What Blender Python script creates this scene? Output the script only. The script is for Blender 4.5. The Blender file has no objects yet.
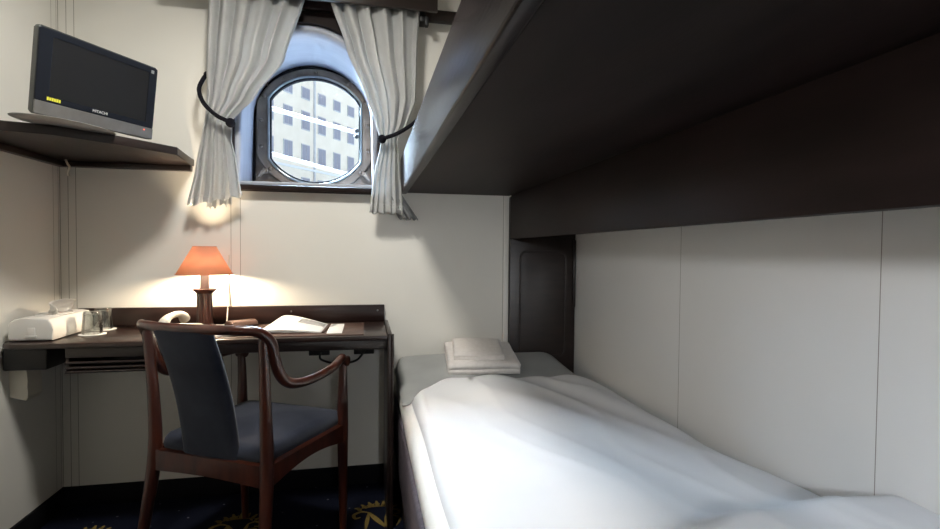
import bpy, bmesh, math, random
from mathutils import Vector, Matrix, noise
random.seed(7)
SC = bpy.context.scene
COL = SC.collection
PI = math.pi

# ------------------------------------------------------------------ helpers
def tag(o, label=None, cat=None, group=None, kind=None):
    if label: o['label'] = label
    if cat: o['category'] = cat
    if group: o['group'] = group
    if kind: o['kind'] = kind
    return o

def link(name, me, mat=None, parent=None, loc=(0, 0, 0), rot=(0, 0, 0), smooth=None):
    o = bpy.data.objects.new(name, me)
    COL.objects.link(o)
    if mat is not None:
        me.materials.clear()
        me.materials.append(mat)
    o.location = loc
    o.rotation_euler = rot
    if parent is not None:
        o.parent = parent
    if smooth is not None:
        for p in me.polygons:
            p.use_smooth = True
        if smooth < 180:
            me.set_sharp_from_angle(angle=math.radians(smooth))
    return o

def empty(name, loc=(0, 0, 0), rz=0.0, label=None, cat=None, group=None, kind=None):
    o = bpy.data.objects.new(name, None)
    o.empty_display_size = .05
    COL.objects.link(o)
    o.location = loc
    o.rotation_euler = (0, 0, rz)
    return tag(o, label, cat, group, kind)

def bm_obj(name, bm, mat, parent=None, smooth=35, **k):
    bmesh.ops.recalc_face_normals(bm, faces=bm.faces)
    me = bpy.data.meshes.new(name)
    bm.to_mesh(me)
    bm.free()
    return link(name, me, mat, parent, smooth=smooth, **k)

def add_box(bm, a, b, bev=0.0, seg=2):
    a, b = Vector(a), Vector(b)
    lo = Vector((min(a.x, b.x), min(a.y, b.y), min(a.z, b.z)))
    hi = Vector((max(a.x, b.x), max(a.y, b.y), max(a.z, b.z)))
    r = bmesh.ops.create_cube(bm, size=1.0)
    vs = r['verts']
    for v in vs:
        v.co = Vector((lo[i] + (v.co[i] + .5) * (hi[i] - lo[i]) for i in range(3)))
    if bev > 0:
        es = list({e for v in vs for e in v.link_edges})
        bmesh.ops.bevel(bm, geom=es, offset=bev, segments=seg, affect='EDGES', profile=.5, clamp_overlap=True)

def box(name, a, b, mat, parent=None, bev=.003, seg=2, **k):
    bm = bmesh.new()
    add_box(bm, a, b, bev, seg)
    return bm_obj(name, bm, mat, parent, **k)

def smooth_path(pts, n=8, closed=False):
    pts = [Vector(p) for p in pts]
    out = []
    N = len(pts)
    for i in range(N if closed else N - 1):
        if closed:
            p0, p1, p2, p3 = pts[(i - 1) % N], pts[i], pts[(i + 1) % N], pts[(i + 2) % N]
        else:
            p1, p2 = pts[i], pts[i + 1]
            p0 = pts[i - 1] if i > 0 else p1 * 2 - p2
            p3 = pts[i + 2] if i + 2 < N else p2 * 2 - p1
        for j in range(n):
            t = j / n
            out.append(.5 * ((2 * p1) + (p2 - p0) * t + (2 * p0 - 5 * p1 + 4 * p2 - p3) * t * t + (3 * p1 - p0 - 3 * p2 + p3) * t ** 3))
    if not closed:
        out.append(pts[-1].copy())
    return out

def add_tube(bm, pts, rad, seg=12, smooth=0, flat=1.0, up=(0, 0, 1), caps=True, closed=False):
    """sweep a round/elliptic section; rad a number or a list per control point; flat scales along 'up'"""
    if not isinstance(rad, (list, tuple)):
        rad = [rad] * len(pts)
    if smooth:
        P = smooth_path([tuple(p) for p in pts], smooth, closed)
        Rr = [v.x for v in smooth_path([(r, 0, 0) for r in rad], smooth, closed)]
    else:
        P = [Vector(p) for p in pts]
        Rr = list(rad)
    up = Vector(up)
    rings = []
    N = len(P)
    for i in range(N):
        if closed:
            t = P[(i + 1) % N] - P[(i - 1) % N]
        else:
            t = P[min(i + 1, N - 1)] - P[max(i - 1, 0)]
        t.normalize()
        s = t.cross(up)
        if s.length < 1e-3:
            s = t.cross(Vector((0, 1, 0)))
        s.normalize()
        w = s.cross(t).normalized()
        if i and rings:
            if s.dot(prev) < 0:
                s, w = -s, -w
        prev = s
        rings.append([bm.verts.new(P[i] + s * math.cos(2 * PI * k / seg) * Rr[i] + w * math.sin(2 * PI * k / seg) * Rr[i] * flat) for k in range(seg)])
    M = N if closed else N - 1
    for i in range(M):
        A, B = rings[i], rings[(i + 1) % N]
        for k in range(seg):
            bm.faces.new((A[k], A[(k + 1) % seg], B[(k + 1) % seg], B[k]))
    if caps and not closed:
        bm.faces.new(rings[0][::-1])
        bm.faces.new(rings[-1])

def tube(name, pts, rad, mat, parent=None, sm=50, **k):
    bm = bmesh.new()
    add_tube(bm, pts, rad, **k)
    return bm_obj(name, bm, mat, parent, smooth=sm)

def add_lathe(bm, prof, c=(0, 0, 0), seg=32, ribs=0, ribd=0.0, cap=True):
    c = Vector(c)
    rings = []
    for (r, z) in prof:
        ring = []
        for k in range(seg):
            a = 2 * PI * k / seg
            rr = r + (ribd * math.cos(a * ribs) if ribs else 0)
            ring.append(bm.verts.new(c + Vector((rr * math.cos(a), rr * math.sin(a), z))))
        rings.append(ring)
    for A, B in zip(rings, rings[1:]):
        for k in range(seg):
            bm.faces.new((A[k], A[(k + 1) % seg], B[(k + 1) % seg], B[k]))
    if cap:
        bm.faces.new(rings[0][::-1])
        bm.faces.new(rings[-1])

def lathe(name, prof, mat, parent=None, c=(0, 0, 0), sm=40, **k):
    bm = bmesh.new()
    add_lathe(bm, prof, c, **k)
    return bm_obj(name, bm, mat, parent, smooth=sm)

def add_prism(bm, poly, axis, lo, hi, bev=0.0, seg=2):
    """poly 2D outline extruded along axis ('x','y','z') from lo to hi"""
    def mk(p, t):
        if axis == 'x': return (t, p[0], p[1])
        if axis == 'y': return (p[0], t, p[1])
        return (p[0], p[1], t)
    A = [bm.verts.new(mk(p, lo)) for p in poly]
    B = [bm.verts.new(mk(p, hi)) for p in poly]
    n = len(poly)
    fs = [bm.faces.new(A), bm.faces.new(B[::-1])]
    for i in range(n):
        fs.append(bm.faces.new((A[i], B[i], B[(i + 1) % n], A[(i + 1) % n])))
    if bev:
        es = list({e for f in fs[:2] for e in f.edges})
        bmesh.ops.bevel(bm, geom=es, offset=bev, segments=seg, affect='EDGES', profile=.5, clamp_overlap=True)

def prism(name, poly, axis, lo, hi, mat, parent=None, bev=0.0, **k):
    bm = bmesh.new()
    add_prism(bm, poly, axis, lo, hi, bev)
    return bm_obj(name, bm, mat, parent, **k)

def plate_mesh(outlines, y0, y1, bev=0.0):
    """flat plate in the XZ plane with holes, thickness y0..y1 (first outline outer, others holes)"""
    cu = bpy.data.curves.new('plate', 'CURVE')
    cu.dimensions = '2D'
    cu.fill_mode = 'BOTH'
    cu.extrude = abs(y1 - y0) / 2 - bev
    cu.bevel_depth = bev
    cu.bevel_resolution = 2
    cu.offset = -bev
    for ol in outlines:
        s = cu.splines.new('POLY')
        s.points.add(len(ol) - 1)
        for q, p in zip(s.points, ol):
            q.co = (p[0], p[1], 0, 1)
        s.use_cyclic_u = True
    ob = bpy.data.objects.new('plate', cu)
    COL.objects.link(ob)
    dg = bpy.context.evaluated_depsgraph_get()
    me = bpy.data.meshes.new_from_object(ob.evaluated_get(dg))
    bpy.data.objects.remove(ob)
    bpy.data.curves.remove(cu)
    me.transform(Matrix.Translation((0, (y0 + y1) / 2, 0)) @ Matrix.Rotation(PI / 2, 4, 'X'))
    return me

def plate(name, outlines, y0, y1, mat, parent=None, bev=0.0, smooth=30):
    return link(name, plate_mesh(outlines, y0, y1, bev), mat, parent, smooth=smooth)

def text_mesh(body, size, thick=.0005):
    cu = bpy.data.curves.new('t', 'FONT')
    cu.body = body
    cu.size = size
    cu.extrude = thick
    cu.align_x = 'CENTER'
    cu.align_y = 'CENTER'
    ob = bpy.data.objects.new('t', cu)
    COL.objects.link(ob)
    dg = bpy.context.evaluated_depsgraph_get()
    me = bpy.data.meshes.new_from_object(ob.evaluated_get(dg))
    bpy.data.objects.remove(ob)
    bpy.data.curves.remove(cu)
    return me

def grid(name, nu, nv, fn, mat, parent=None, thick=0.0, offset=0.0, sub=0, wrap=False, sm=180):
    bm = bmesh.new()
    V = [[bm.verts.new(fn(i / (nu - 1), j / (nv - 1))) for j in range(nv)] for i in range(nu)]
    for i in range(nu - 1):
        for j in range(nv - 1):
            bm.faces.new((V[i][j], V[i + 1][j], V[i + 1][j + 1], V[i][j + 1]))
    me = bpy.data.meshes.new(name)
    bm.to_mesh(me)
    bm.free()
    o = link(name, me, mat, parent, smooth=sm)
    if thick:
        m = o.modifiers.new('thick', 'SOLIDIFY')
        m.thickness = thick
        m.offset = offset
    if sub:
        m = o.modifiers.new('sub', 'SUBSURF')
        m.levels = m.render_levels = sub
    return o

def ss(a, b, x):
    if b < a: return 1 - ss(b, a, x)
    t = max(0, min(1, (x - a) / (b - a)))
    return t * t * (3 - 2 * t)

# ------------------------------------------------------------------ materials
def nodes_of(name):
    m = bpy.data.materials.new(name)
    m.use_nodes = True
    nt = m.node_tree
    b = nt.nodes['Principled BSDF']
    return m, nt, b

def noise_mat(name, c1, c2, scale=8, stretch=(1, 1, 1), rough=.5, bump=.05, bscale=None, detail=5, spec=.5, sheen=0.0, coat=0.0, metal=0.0, bdist=.002):
    m, nt, b = nodes_of(name)
    N, L = nt.nodes, nt.links
    tc = N.new('ShaderNodeTexCoord')
    mp = N.new('ShaderNodeMapping')
    mp.inputs['Scale'].default_value = stretch
    L.new(tc.outputs['Object'], mp.inputs['Vector'])
    nz = N.new('ShaderNodeTexNoise')
    nz.inputs['Scale'].default_value = scale
    nz.inputs['Detail'].default_value = detail
    L.new(mp.outputs['Vector'], nz.inputs['Vector'])
    cr = N.new('ShaderNodeValToRGB')
    cr.color_ramp.elements[0].position = .32
    cr.color_ramp.elements[1].position = .68
    cr.color_ramp.elements[0].color = (*c1, 1)
    cr.color_ramp.elements[1].color = (*c2, 1)
    L.new(nz.outputs['Fac'], cr.inputs['Fac'])
    L.new(cr.outputs['Color'], b.inputs['Base Color'])
    b.inputs['Roughness'].default_value = rough
    b.inputs['Metallic'].default_value = metal
    b.inputs['Specular IOR Level'].default_value = spec
    b.inputs['Coat Weight'].default_value = coat
    b.inputs['Coat Roughness'].default_value = .12
    b.inputs['Sheen Weight'].default_value = sheen
    if bump:
        n2 = N.new('ShaderNodeTexNoise')
        n2.inputs['Scale'].default_value = bscale or scale * 3
        n2.inputs['Detail'].default_value = 3
        L.new(mp.outputs['Vector'], n2.inputs['Vector'])
        bp = N.new('ShaderNodeBump')
        bp.inputs['Strength'].default_value = bump
        bp.inputs['Distance'].default_value = bdist
        L.new(n2.outputs['Fac'], bp.inputs['Height'])
        L.new(bp.outputs['Normal'], b.inputs['Normal'])
    return m

def panel_mat(name, col, axis, seams, width=.0022, rough=.3):
    """painted panelling; thin joints between the panels at the given object coordinates"""
    m = noise_mat(name, [c * .97 for c in col], col, 3.0, rough=rough, bump=.12, bscale=60, bdist=.001)
    nt = m.node_tree
    N, L = nt.nodes, nt.links
    b = N['Principled BSDF']
    src = b.inputs['Base Color'].links[0].from_socket
    tc = N.new('ShaderNodeTexCoord')
    sp = N.new('ShaderNodeSeparateXYZ')
    L.new(tc.outputs['Object'], sp.inputs[0])
    acc = None
    for s in seams:
        d = N.new('ShaderNodeMath'); d.operation = 'SUBTRACT'
        L.new(sp.outputs[axis], d.inputs[0]); d.inputs[1].default_value = s
        a = N.new('ShaderNodeMath'); a.operation = 'ABSOLUTE'
        L.new(d.outputs[0], a.inputs[0])
        l = N.new('ShaderNodeMath'); l.operation = 'LESS_THAN'
        L.new(a.outputs[0], l.inputs[0]); l.inputs[1].default_value = width / 2
        if acc is None: acc = l.outputs[0]
        else:
            q = N.new('ShaderNodeMath'); q.operation = 'MAXIMUM'
            L.new(acc, q.inputs[0]); L.new(l.outputs[0], q.inputs[1]); acc = q.outputs[0]
    mx = N.new('ShaderNodeMix'); mx.data_type = 'RGBA'
    L.new(acc, mx.inputs[0]); L.new(src, mx.inputs[6])
    mx.inputs[7].default_value = (col[0] * .38, col[1] * .36, col[2] * .33, 1)
    L.new(mx.outputs[2], b.inputs['Base Color'])
    return m

def plain(name, col, rough=.4, metal=0.0, spec=.5, emit=None, es=0.0, trans=0.0):
    m, nt, b = nodes_of(name)
    b.inputs['Base Color'].default_value = (*col, 1)
    b.inputs['Roughness'].default_value = rough
    b.inputs['Metallic'].default_value = metal
    b.inputs['Specular IOR Level'].default_value = spec
    if emit:
        b.inputs['Emission Color'].default_value = (*emit, 1)
        b.inputs['Emission Strength'].default_value = es
    return m

def thin_glass(name, tint=(.95, .97, .98), refl=.08):
    m, nt, b = nodes_of(name)
    N, L = nt.nodes, nt.links
    out = N['Material Output']
    N.remove(b)
    t = N.new('ShaderNodeBsdfTransparent'); t.inputs[0].default_value = (*tint, 1)
    g = N.new('ShaderNodeBsdfGlossy'); g.inputs['Roughness'].default_value = .02
    lw = N.new('ShaderNodeLayerWeight'); lw.inputs[0].default_value = .25
    mu = N.new('ShaderNodeMath'); mu.operation = 'MULTIPLY_ADD'
    L.new(lw.outputs['Fresnel'], mu.inputs[0]); mu.inputs[1].default_value = .6 if refl > .3 else .02; mu.inputs[2].default_value = refl * .3 if refl > .3 else 0.0
    mx = N.new('ShaderNodeMixShader')
    L.new(mu.outputs[0], mx.inputs[0]); L.new(t.outputs[0], mx.inputs[1]); L.new(g.outputs[0], mx.inputs[2])
    L.new(mx.outputs[0], out.inputs[0])
    return m

def cloth_mat(name, c1, c2, transl=.25, scale=9, rough=.85, bump=.25, bscale=250):
    m = noise_mat(name, c1, c2, scale, rough=rough, bump=bump, bscale=bscale, bdist=.0008, spec=.2)
    nt = m.node_tree
    N, L = nt.nodes, nt.links
    b = N['Principled BSDF']
    out = N['Material Output']
    tr = N.new('ShaderNodeBsdfTranslucent')
    src = b.inputs['Base Color'].links[0].from_socket
    L.new(src, tr.inputs[0])
    mx = N.new('ShaderNodeMixShader')
    mx.inputs[0].default_value = transl
    L.new(b.outputs[0], mx.inputs[1]); L.new(tr.outputs[0], mx.inputs[2])
    L.new(mx.outputs[0], out.inputs[0])
    return m

WALLC = (.83, .815, .76)
M = {}
M['wall_back'] = panel_mat('cream_panelling', WALLC, 'X', [.003, .032, .060, .650, .688, 1.868])
M['wall_left'] = panel_mat('cream_panelling_side', WALLC, 'Y', [-.006, -.040, -.93, -1.85])
M['wall_right'] = panel_mat('pale_panelling', (.81, .81, .80), 'Y', [-.877, -1.538, -2.199])
M['paint'] = noise_mat('cream_paint', [c * .97 for c in WALLC], WALLC, 4, rough=.4, bump=.08, bscale=60)
M['ceiling'] = noise_mat('ceiling_paint', (.74, .72, .66), (.78, .76, .70), 3, rough=.6, bump=.05)
M['darkwood'] = noise_mat('dark_stained_wood', (.010, .006, .005), (.022, .012, .010), 7, (1, .35, 5), rough=.36, bump=.25, bscale=40, coat=.03)
M['berthwood'] = noise_mat('berth_dark_wood', (.018, .010, .009), (.032, .019, .016), 5, (2.5, .5, 2.5), rough=.33, bump=.35, bscale=38, bdist=.0012, coat=.2)
M['fascia'] = noise_mat('fascia_dark_wood', (.012, .008, .009), (.022, .015, .016), 5, (2.5, .5, 2.5), rough=.27, bump=.5, bscale=38, bdist=.0012, spec=.16)
M['underside'] = noise_mat('berth_matt_wood', (.010, .006, .005), (.019, .011, .010), 5, (2.5, .5, 2.5), rough=.55, bump=.2, bscale=38, spec=.12)
M['deskwood'] = noise_mat('desk_mahogany', (.009, .004, .0035), (.026, .010, .007), 6, (.5, 5, 5), rough=.34, bump=.12, bscale=40, coat=.08)
M['mahogany'] = noise_mat('polished_mahogany', (.030, .0065, .004), (.080, .020, .010), 9, (3, 3, .6), rough=.28, bump=.06, bscale=50, coat=.5)
M['suede'] = noise_mat('blue_grey_suede', (.016, .020, .034), (.040, .046, .066), 6, rough=.95, bump=.3, bscale=300, spec=.1, sheen=.15)
M['carpet'] = None
M['black'] = plain('black_plastic', (.012, .012, .013), .45)
M['rubber'] = plain('black_rubber', (.006, .006, .008), .8, spec=.15)
M['cable'] = plain('black_cable', (.01, .01, .01), .5)
M['silver'] = noise_mat('silver_plastic', (.42, .42, .42), (.50, .50, .49), 20, rough=.35, bump=.03, metal=.6)
M['gunmetal'] = noise_mat('porthole_bronze', (.11, .085, .063), (.20, .155, .118), 9, rough=.5, bump=.3, bscale=40, metal=.5)
M['brightmetal'] = noise_mat('worn_steel', (.24, .27, .27), (.36, .39, .39), 14, rough=.28, bump=.1, metal=.9)
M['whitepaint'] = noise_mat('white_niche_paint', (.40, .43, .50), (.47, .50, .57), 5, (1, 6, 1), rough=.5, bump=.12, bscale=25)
M['glass'] = thin_glass('window_glass')
M['tumbler'] = thin_glass('tumbler_glass', (.92, .93, .92), .5)
M['white'] = noise_mat('white_plastic', (.70, .69, .66), (.75, .74, .71), 8, rough=.4, bump=.02)
M['ivory'] = noise_mat('ivory_plastic', (.72, .68, .58), (.77, .73, .63), 8, rough=.4, bump=.02)
M['paper'] = noise_mat('white_paper', (.84, .84, .82), (.88, .88, .86), 12, rough=.7, bump=.02)
M['tissue'] = cloth_mat('tissue_paper', (.85, .85, .84), (.90, .90, .89), .3)
M['greyprint'] = noise_mat('grey_print', (.30, .30, .30), (.52, .52, .52), 45, (1, 1, 1), rough=.7, bump=0)
M['leather'] = noise_mat('brown_leather', (.075, .040, .030), (.120, .066, .050), 18, rough=.42, bump=.2, bscale=120)
M['curtain'] = cloth_mat('grey_curtain', (.60, .61, .61), (.66, .67, .67), .35)
M['darklining'] = cloth_mat('grey_lining', (.20, .21, .22), (.36, .37, .38), .1, scale=30)
M['rope'] = noise_mat('dark_rope', (.006, .006, .010), (.012, .012, .016), 90, (1, 1, 1), rough=.9, spec=.1, bump=.8, bscale=180)
M['duvet'] = cloth_mat('white_duvet', (.82, .83, .86), (.86, .87, .89), .08, scale=4, bump=.2, bscale=200)
M['sheet'] = cloth_mat('white_sheet', (.80, .79, .76), (.85, .84, .81), .05, scale=5)
M['pillow'] = cloth_mat('grey_pillowcase', (.34, .35, .345), (.39, .40, .395), .03, scale=6)
M['towel'] = noise_mat('white_towel', (.74, .70, .67), (.82, .78, .75), 60, rough=.95, bump=.9, bscale=320, spec=.1, sheen=.4)
M['bedbase'] = noise_mat('mauve_upholstery', (.085, .072, .088), (.125, .108, .125), 60, rough=.9, bump=.4, bscale=350, spec=.15)
M['facade'] = noise_mat('cream_render', (.86, .78, .66), (.92, .84, .72), 1.2, rough=.9, bump=.1)
M['shutter'] = noise_mat('painted_window_frame', (.52, .52, .55), (.60, .60, .62), 3, rough=.6, bump=0)
M['pane'] = plain('reflecting_pane', (.30, .30, .36), .3)
M['rail'] = plain('white_rail_paint', (.85, .87, .9), .4)
M['quay'] = noise_mat('quay_stone', (.10, .10, .10), (.13, .13, .13), 2, rough=.9)
M['gold'] = noise_mat('gold_wool', (.15, .105, .030), (.22, .155, .048), 120, rough=.95, bump=.5, bscale=400, spec=.1)
M['yellow'] = plain('yellow_sticker', (.75, .72, .06), .4)
M['tvsilver'] = noise_mat('dull_silver_plastic', (.15, .145, .138), (.19, .185, .178), 20, rough=.4, bump=.02, metal=.4)
M['tvgrey'] = noise_mat('grey_tv_plastic', (.045, .05, .046), (.07, .072, .068), 20, rough=.4, bump=.02, metal=.3)
M['led'] = plain('red_led', (.8, .05, .02), .4, emit=(1, .12, .05), es=2.0)
M['screen'] = noise_mat('lcd_screen', (.008, .009, .011), (.010, .011, .014), 3, rough=.04, bump=0, spec=.4)
M['bezel'] = noise_mat('tv_bezel', (.008, .010, .016), (.010, .013, .020), 3, rough=.12, bump=0, spec=.25)
M['textwhite'] = plain('print_white', (.75, .75, .75), .5)
M['pendant'] = plain('lamp_opal', (.9, .88, .82), .4, emit=(1, .93, .82), es=6.0)

# carpet: deep navy with tiny pale flecks
m, nt, b = nodes_of('navy_carpet')
N, L = nt.nodes, nt.links
tc = N.new('ShaderNodeTexCoord')
vo = N.new('ShaderNodeTexVoronoi'); vo.inputs['Scale'].default_value = 17
L.new(tc.outputs['Object'], vo.inputs['Vector'])
lt = N.new('ShaderNodeMath'); lt.operation = 'LESS_THAN'; lt.inputs[1].default_value = .075
L.new(vo.outputs['Distance'], lt.inputs[0])
nz = N.new('ShaderNodeTexNoise'); nz.inputs['Scale'].default_value = 260
L.new(tc.outputs['Object'], nz.inputs['Vector'])
cr = N.new('ShaderNodeValToRGB')
cr.color_ramp.elements[0].color = (.003, .004, .010, 1); cr.color_ramp.elements[1].color = (.007, .009, .020, 1)
L.new(nz.outputs['Fac'], cr.inputs['Fac'])
mx = N.new('ShaderNodeMix'); mx.data_type = 'RGBA'
L.new(lt.outputs[0], mx.inputs[0]); L.new(cr.outputs[0], mx.inputs[6]); mx.inputs[7].default_value = (.11, .11, .13, 1)
L.new(mx.outputs[2], b.inputs['Base Color'])
b.inputs['Roughness'].default_value = 1.0; b.inputs['Specular IOR Level'].default_value = .1
bp = N.new('ShaderNodeBump'); bp.inputs['Strength'].default_value = .6; bp.inputs['Distance'].default_value = .003
L.new(nz.outputs['Fac'], bp.inputs['Height']); L.new(bp.outputs['Normal'], b.inputs['Normal'])
M['carpet'] = m

# lampshade: orange fabric that lets the bulb shine through
m, nt, b = nodes_of('orange_lampshade')
N, L = nt.nodes, nt.links
out = N['Material Output']
b.inputs['Base Color'].default_value = (.74, .38, .25, 1)
b.inputs['Roughness'].default_value = .8
tr = N.new('ShaderNodeBsdfTranslucent'); tr.inputs[0].default_value = (.95, .60, .40, 1)
mx = N.new('ShaderNodeMixShader'); mx.inputs[0].default_value = .42
L.new(b.outputs[0], mx.inputs[1]); L.new(tr.outputs[0], mx.inputs[2]); L.new(mx.outputs[0], out.inputs[0])
M['shade'] = m
M['bulb'] = plain('warm_bulb', (1, .9, .7), .4, emit=(1, .80, .56), es=900.0)

# ------------------------------------------------------------------ the room
RX, CZ, FY = 2.229, 2.36, -3.3        # right wall, ceiling height, wall behind the camera
def arch(x0, x1, z0, ztop, n=28):
    r = (x1 - x0) / 2
    zs = ztop - r
    cx = (x0 + x1) / 2
    return [(x0, z0), (x1, z0)] + [(cx + r * math.cos(PI * k / n), zs + r * math.sin(PI * k / n)) for k in range(n + 1)]

st = lambda o: tag(o, kind='structure')
st(box('floor', (-.06, FY - .06, -.06), (RX + .06, .06, 0), M['carpet'], bev=0))
st(box('ceiling', (-.06, FY - .06, CZ), (RX + .06, .06, CZ + .06), M['ceiling'], bev=0))
st(box('wall_left', (-.06, FY, 0), (0, 0, CZ), M['wall_left'], bev=0))
st(box('wall_right', (RX, FY, 0), (RX + .06, 0, CZ), M['wall_right'], bev=0))
st(box('wall_front', (-.06, FY - .06, 0), (RX + .06, FY, CZ), M['paint'], bev=0))
ARF = arch(.660, 1.275, 1.345, 2.062)
wb = st(plate('wall_back', [[(-.06, 0), (RX + .06, 0), (RX + .06, CZ), (-.06, CZ)], ARF], 0, .05, M['wall_back']))
st(box('baseboard_back', (0, -.012, 0), (1.33, -.0005, .085), M['rubber'], bev=.003))
st(box('baseboard_left', (.0005, FY, 0), (.012, -.012, .085), M['rubber'], bev=.003))

# gold crown-and-letter emblem woven in the carpet
def emblem(cx, cy, s):
    bm = bmesh.new()
    zz = .0012
    def stroke(pts, w):
        P = smooth_path([(cx + s * x, cy + s * y, zz) for x, y in pts], 6)
        n = len(P)
        va = []
        for i in range(n):
            t = (P[min(i + 1, n - 1)] - P[max(i - 1, 0)]).normalized()
            nrm = Vector((-t.y, t.x, 0))
            ww = s * w * (.35 + .65 * math.sin(PI * min(1, max(0, (i + .6) / n))))
            va.append((bm.verts.new(P[i] + nrm * ww), bm.verts.new(P[i] - nrm * ww)))
        for a, c in zip(va, va[1:]):
            bm.faces.new((a[0], c[0], c[1], a[1]))
    # letter N with curling ends
    stroke([(-.30, -.42), (-.26, 0), (-.22, .40)], .055)
    stroke([(-.22, .42), (0, 0), (.22, -.42)], .075)
    stroke([(.22, -.42), (.26, 0), (.30, .42)], .055)
    stroke([(-.22, .42), (-.42, .50), (-.62, .36), (-.58, .16), (-.44, .20)], .05)
    stroke([(.30, .42), (.46, .50), (.62, .40), (.60, .24), (.48, .26)], .05)
    stroke([(.26, .1), (.5, .14), (.62, -.1), (.5, -.4)], .04)
    # leafy crown
    for a in range(-3, 4):
        ang = a * .42
        bx, by = .14 * a, .74 - .02 * a * a
        stroke([(bx, by), (bx + .10 * math.sin(ang) + .02, by + .13), (bx + .20 * math.sin(ang), by + .25 * math.cos(ang) + .08)], .05)
        stroke([(bx - .05, by + .02), (bx - .10, by + .10), (bx - .04, by + .17)], .035)
    stroke([(-.52, .66), (0, .74), (.52, .66)], .03)
    me = bpy.data.meshes.new('carpet_emblem')
    bm.to_mesh(me); bm.free()
    for p in me.polygons:
        if p.normal.z < 0: p.flip()
    return me
for cx in (.206, .733, 1.268):
    link('carpet_emblem', emblem(cx, -.340, .145), M['gold'], bpy.data.objects['floor'])

# ------------------------------------------------------------------ porthole window
w1 = empty('window_1', (0, 0, 0), kind='structure')
ARB = arch(.634, 1.275, 1.345, 2.045)
bm = bmesh.new()                                     # painted lining of the deep niche
def lerp_arch(t): return [((1 - t) * a[0] + t * c[0], (1 - t) * a[1] + t * c[1]) for a, c in zip(ARF, ARB)]
K = 6
rings = [[bm.verts.new((x, .405 * k / K, z)) for x, z in lerp_arch(k / K)] for k in range(K + 1)]
for A, B in zip(rings, rings[1:]):
    for k in range(len(A)):
        bm.faces.new((A[k], A[(k + 1) % len(A)], B[(k + 1) % len(A)], B[k]))
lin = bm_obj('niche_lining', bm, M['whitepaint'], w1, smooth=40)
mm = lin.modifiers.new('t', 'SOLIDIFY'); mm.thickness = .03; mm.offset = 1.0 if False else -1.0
PCX, PCZ = .9675, 1.680
def barrel(r, c, zc=None, n=64):
    pts = []
    for k in range(n):
        a = 2 * PI * k / n
        x, z = r * math.cos(a), r * math.sin(a)
        x = max(-c, min(c, x))
        if zc is not None: z = max(-zc, z)
        pts.append((PCX + x, PCZ + z))
    out = []
    for q in pts:
        if not out or (Vector(q) - Vector(out[-1])).length > 1e-4: out.append(q)
    return out
plate('hull_plate', [arch(.60, 1.31, 1.31, 2.085), barrel(.300, .252)], .402, .43, M['gunmetal'], w1, .002)
plate('gasket', [arch(.634, 1.275, 1.347, 2.044), arch(.672, 1.262, 1.350, 2.004)], .388, .4015, M['rubber'], w1, .004)
fl = plate('flange', [barrel(.318, .288), barrel(.277, .231)], .376, .4018, M['gunmetal'], w1, .006)
plate('glass_rim', [barrel(.279, .233), barrel(.268, .2215)], .360, .392, M['brightmetal'], w1, .006)
plate('rim_seal', [barrel(.2695, .223), barrel(.260, .2145)], .366, .394, M['rubber'], w1, .004)
plate('glass', [barrel(.268, .2215)], .384, .390, M['glass'], w1)
for deg in (8, 33, 58, 90, 122, 147, 172, 197, 222, 318, 343):
    a = math.radians(deg)
    x = max(-.265, min(.265, .300 * math.cos(a)))
    z = .299 * math.sin(a)
    bm = bmesh.new()
    add_lathe(bm, [(.0, -.001), (.0105, 0), (.0100, .004), (.006, .0075), (.001, .0085)], (0, 0, 0), 14)
    bmesh.ops.rotate(bm, verts=bm.verts, cent=(0, 0, 0), matrix=Matrix.Rotation(PI / 2, 3, 'X'))
    bm_obj('rivet', bm, M['gunmetal'], w1, loc=(PCX + x, .3755, PCZ + z))
for sx, sz in ((-1, -.215), (1, -.215), (-1, .225), (1, .225)):    # dog clamps
    bm = bmesh.new()
    add_tube(bm, [(0, 0, 0), (sx * .012, -.018, -.012), (sx * .03, -.02, -.035)], [.010, .010, .007], seg=10, smooth=4)
    add_box(bm, (-.014, -.012, -.010), (.014, .012, .012), .003)
    bm_obj('dog_clamp', bm, M['gunmetal'], w1, loc=(PCX + sx * .245, .365, PCZ + sz))
for dz in (-.012, .018):
    bm = bmesh.new()
    bmesh.ops.create_uvsphere(bm, u_segments=12, v_segments=8, radius=.012)
    bm_obj('latch_knob', bm, M['black'], w1, loc=(PCX + .205, .350, PCZ + dz - .01))
box('drain_lug', (PCX - .022, .365, 1.352), (PCX + .022, .385, 1.385), M['brightmetal'], w1, bev=.003)
plate('window_frame', [[(.612, 1.322), (1.325, 1.322), (1.325, 2.112), (.612, 2.112)], arch(.668, 1.270, 1.348, 2.060)], -.022, -.0005, M['underside'], w1, .003)
box('window_sill', (.600, -.045, 1.324), (1.338, .02, 1.347), M['underside'], w1, bev=.004)

# curtain pelmet, wall rail (fixed to the wall)
t2 = st(box('trim_1', (.62, -.030, 2.118), (RX - .002, -.0005, 2.170), M['darkwood'], bev=.004))
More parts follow.
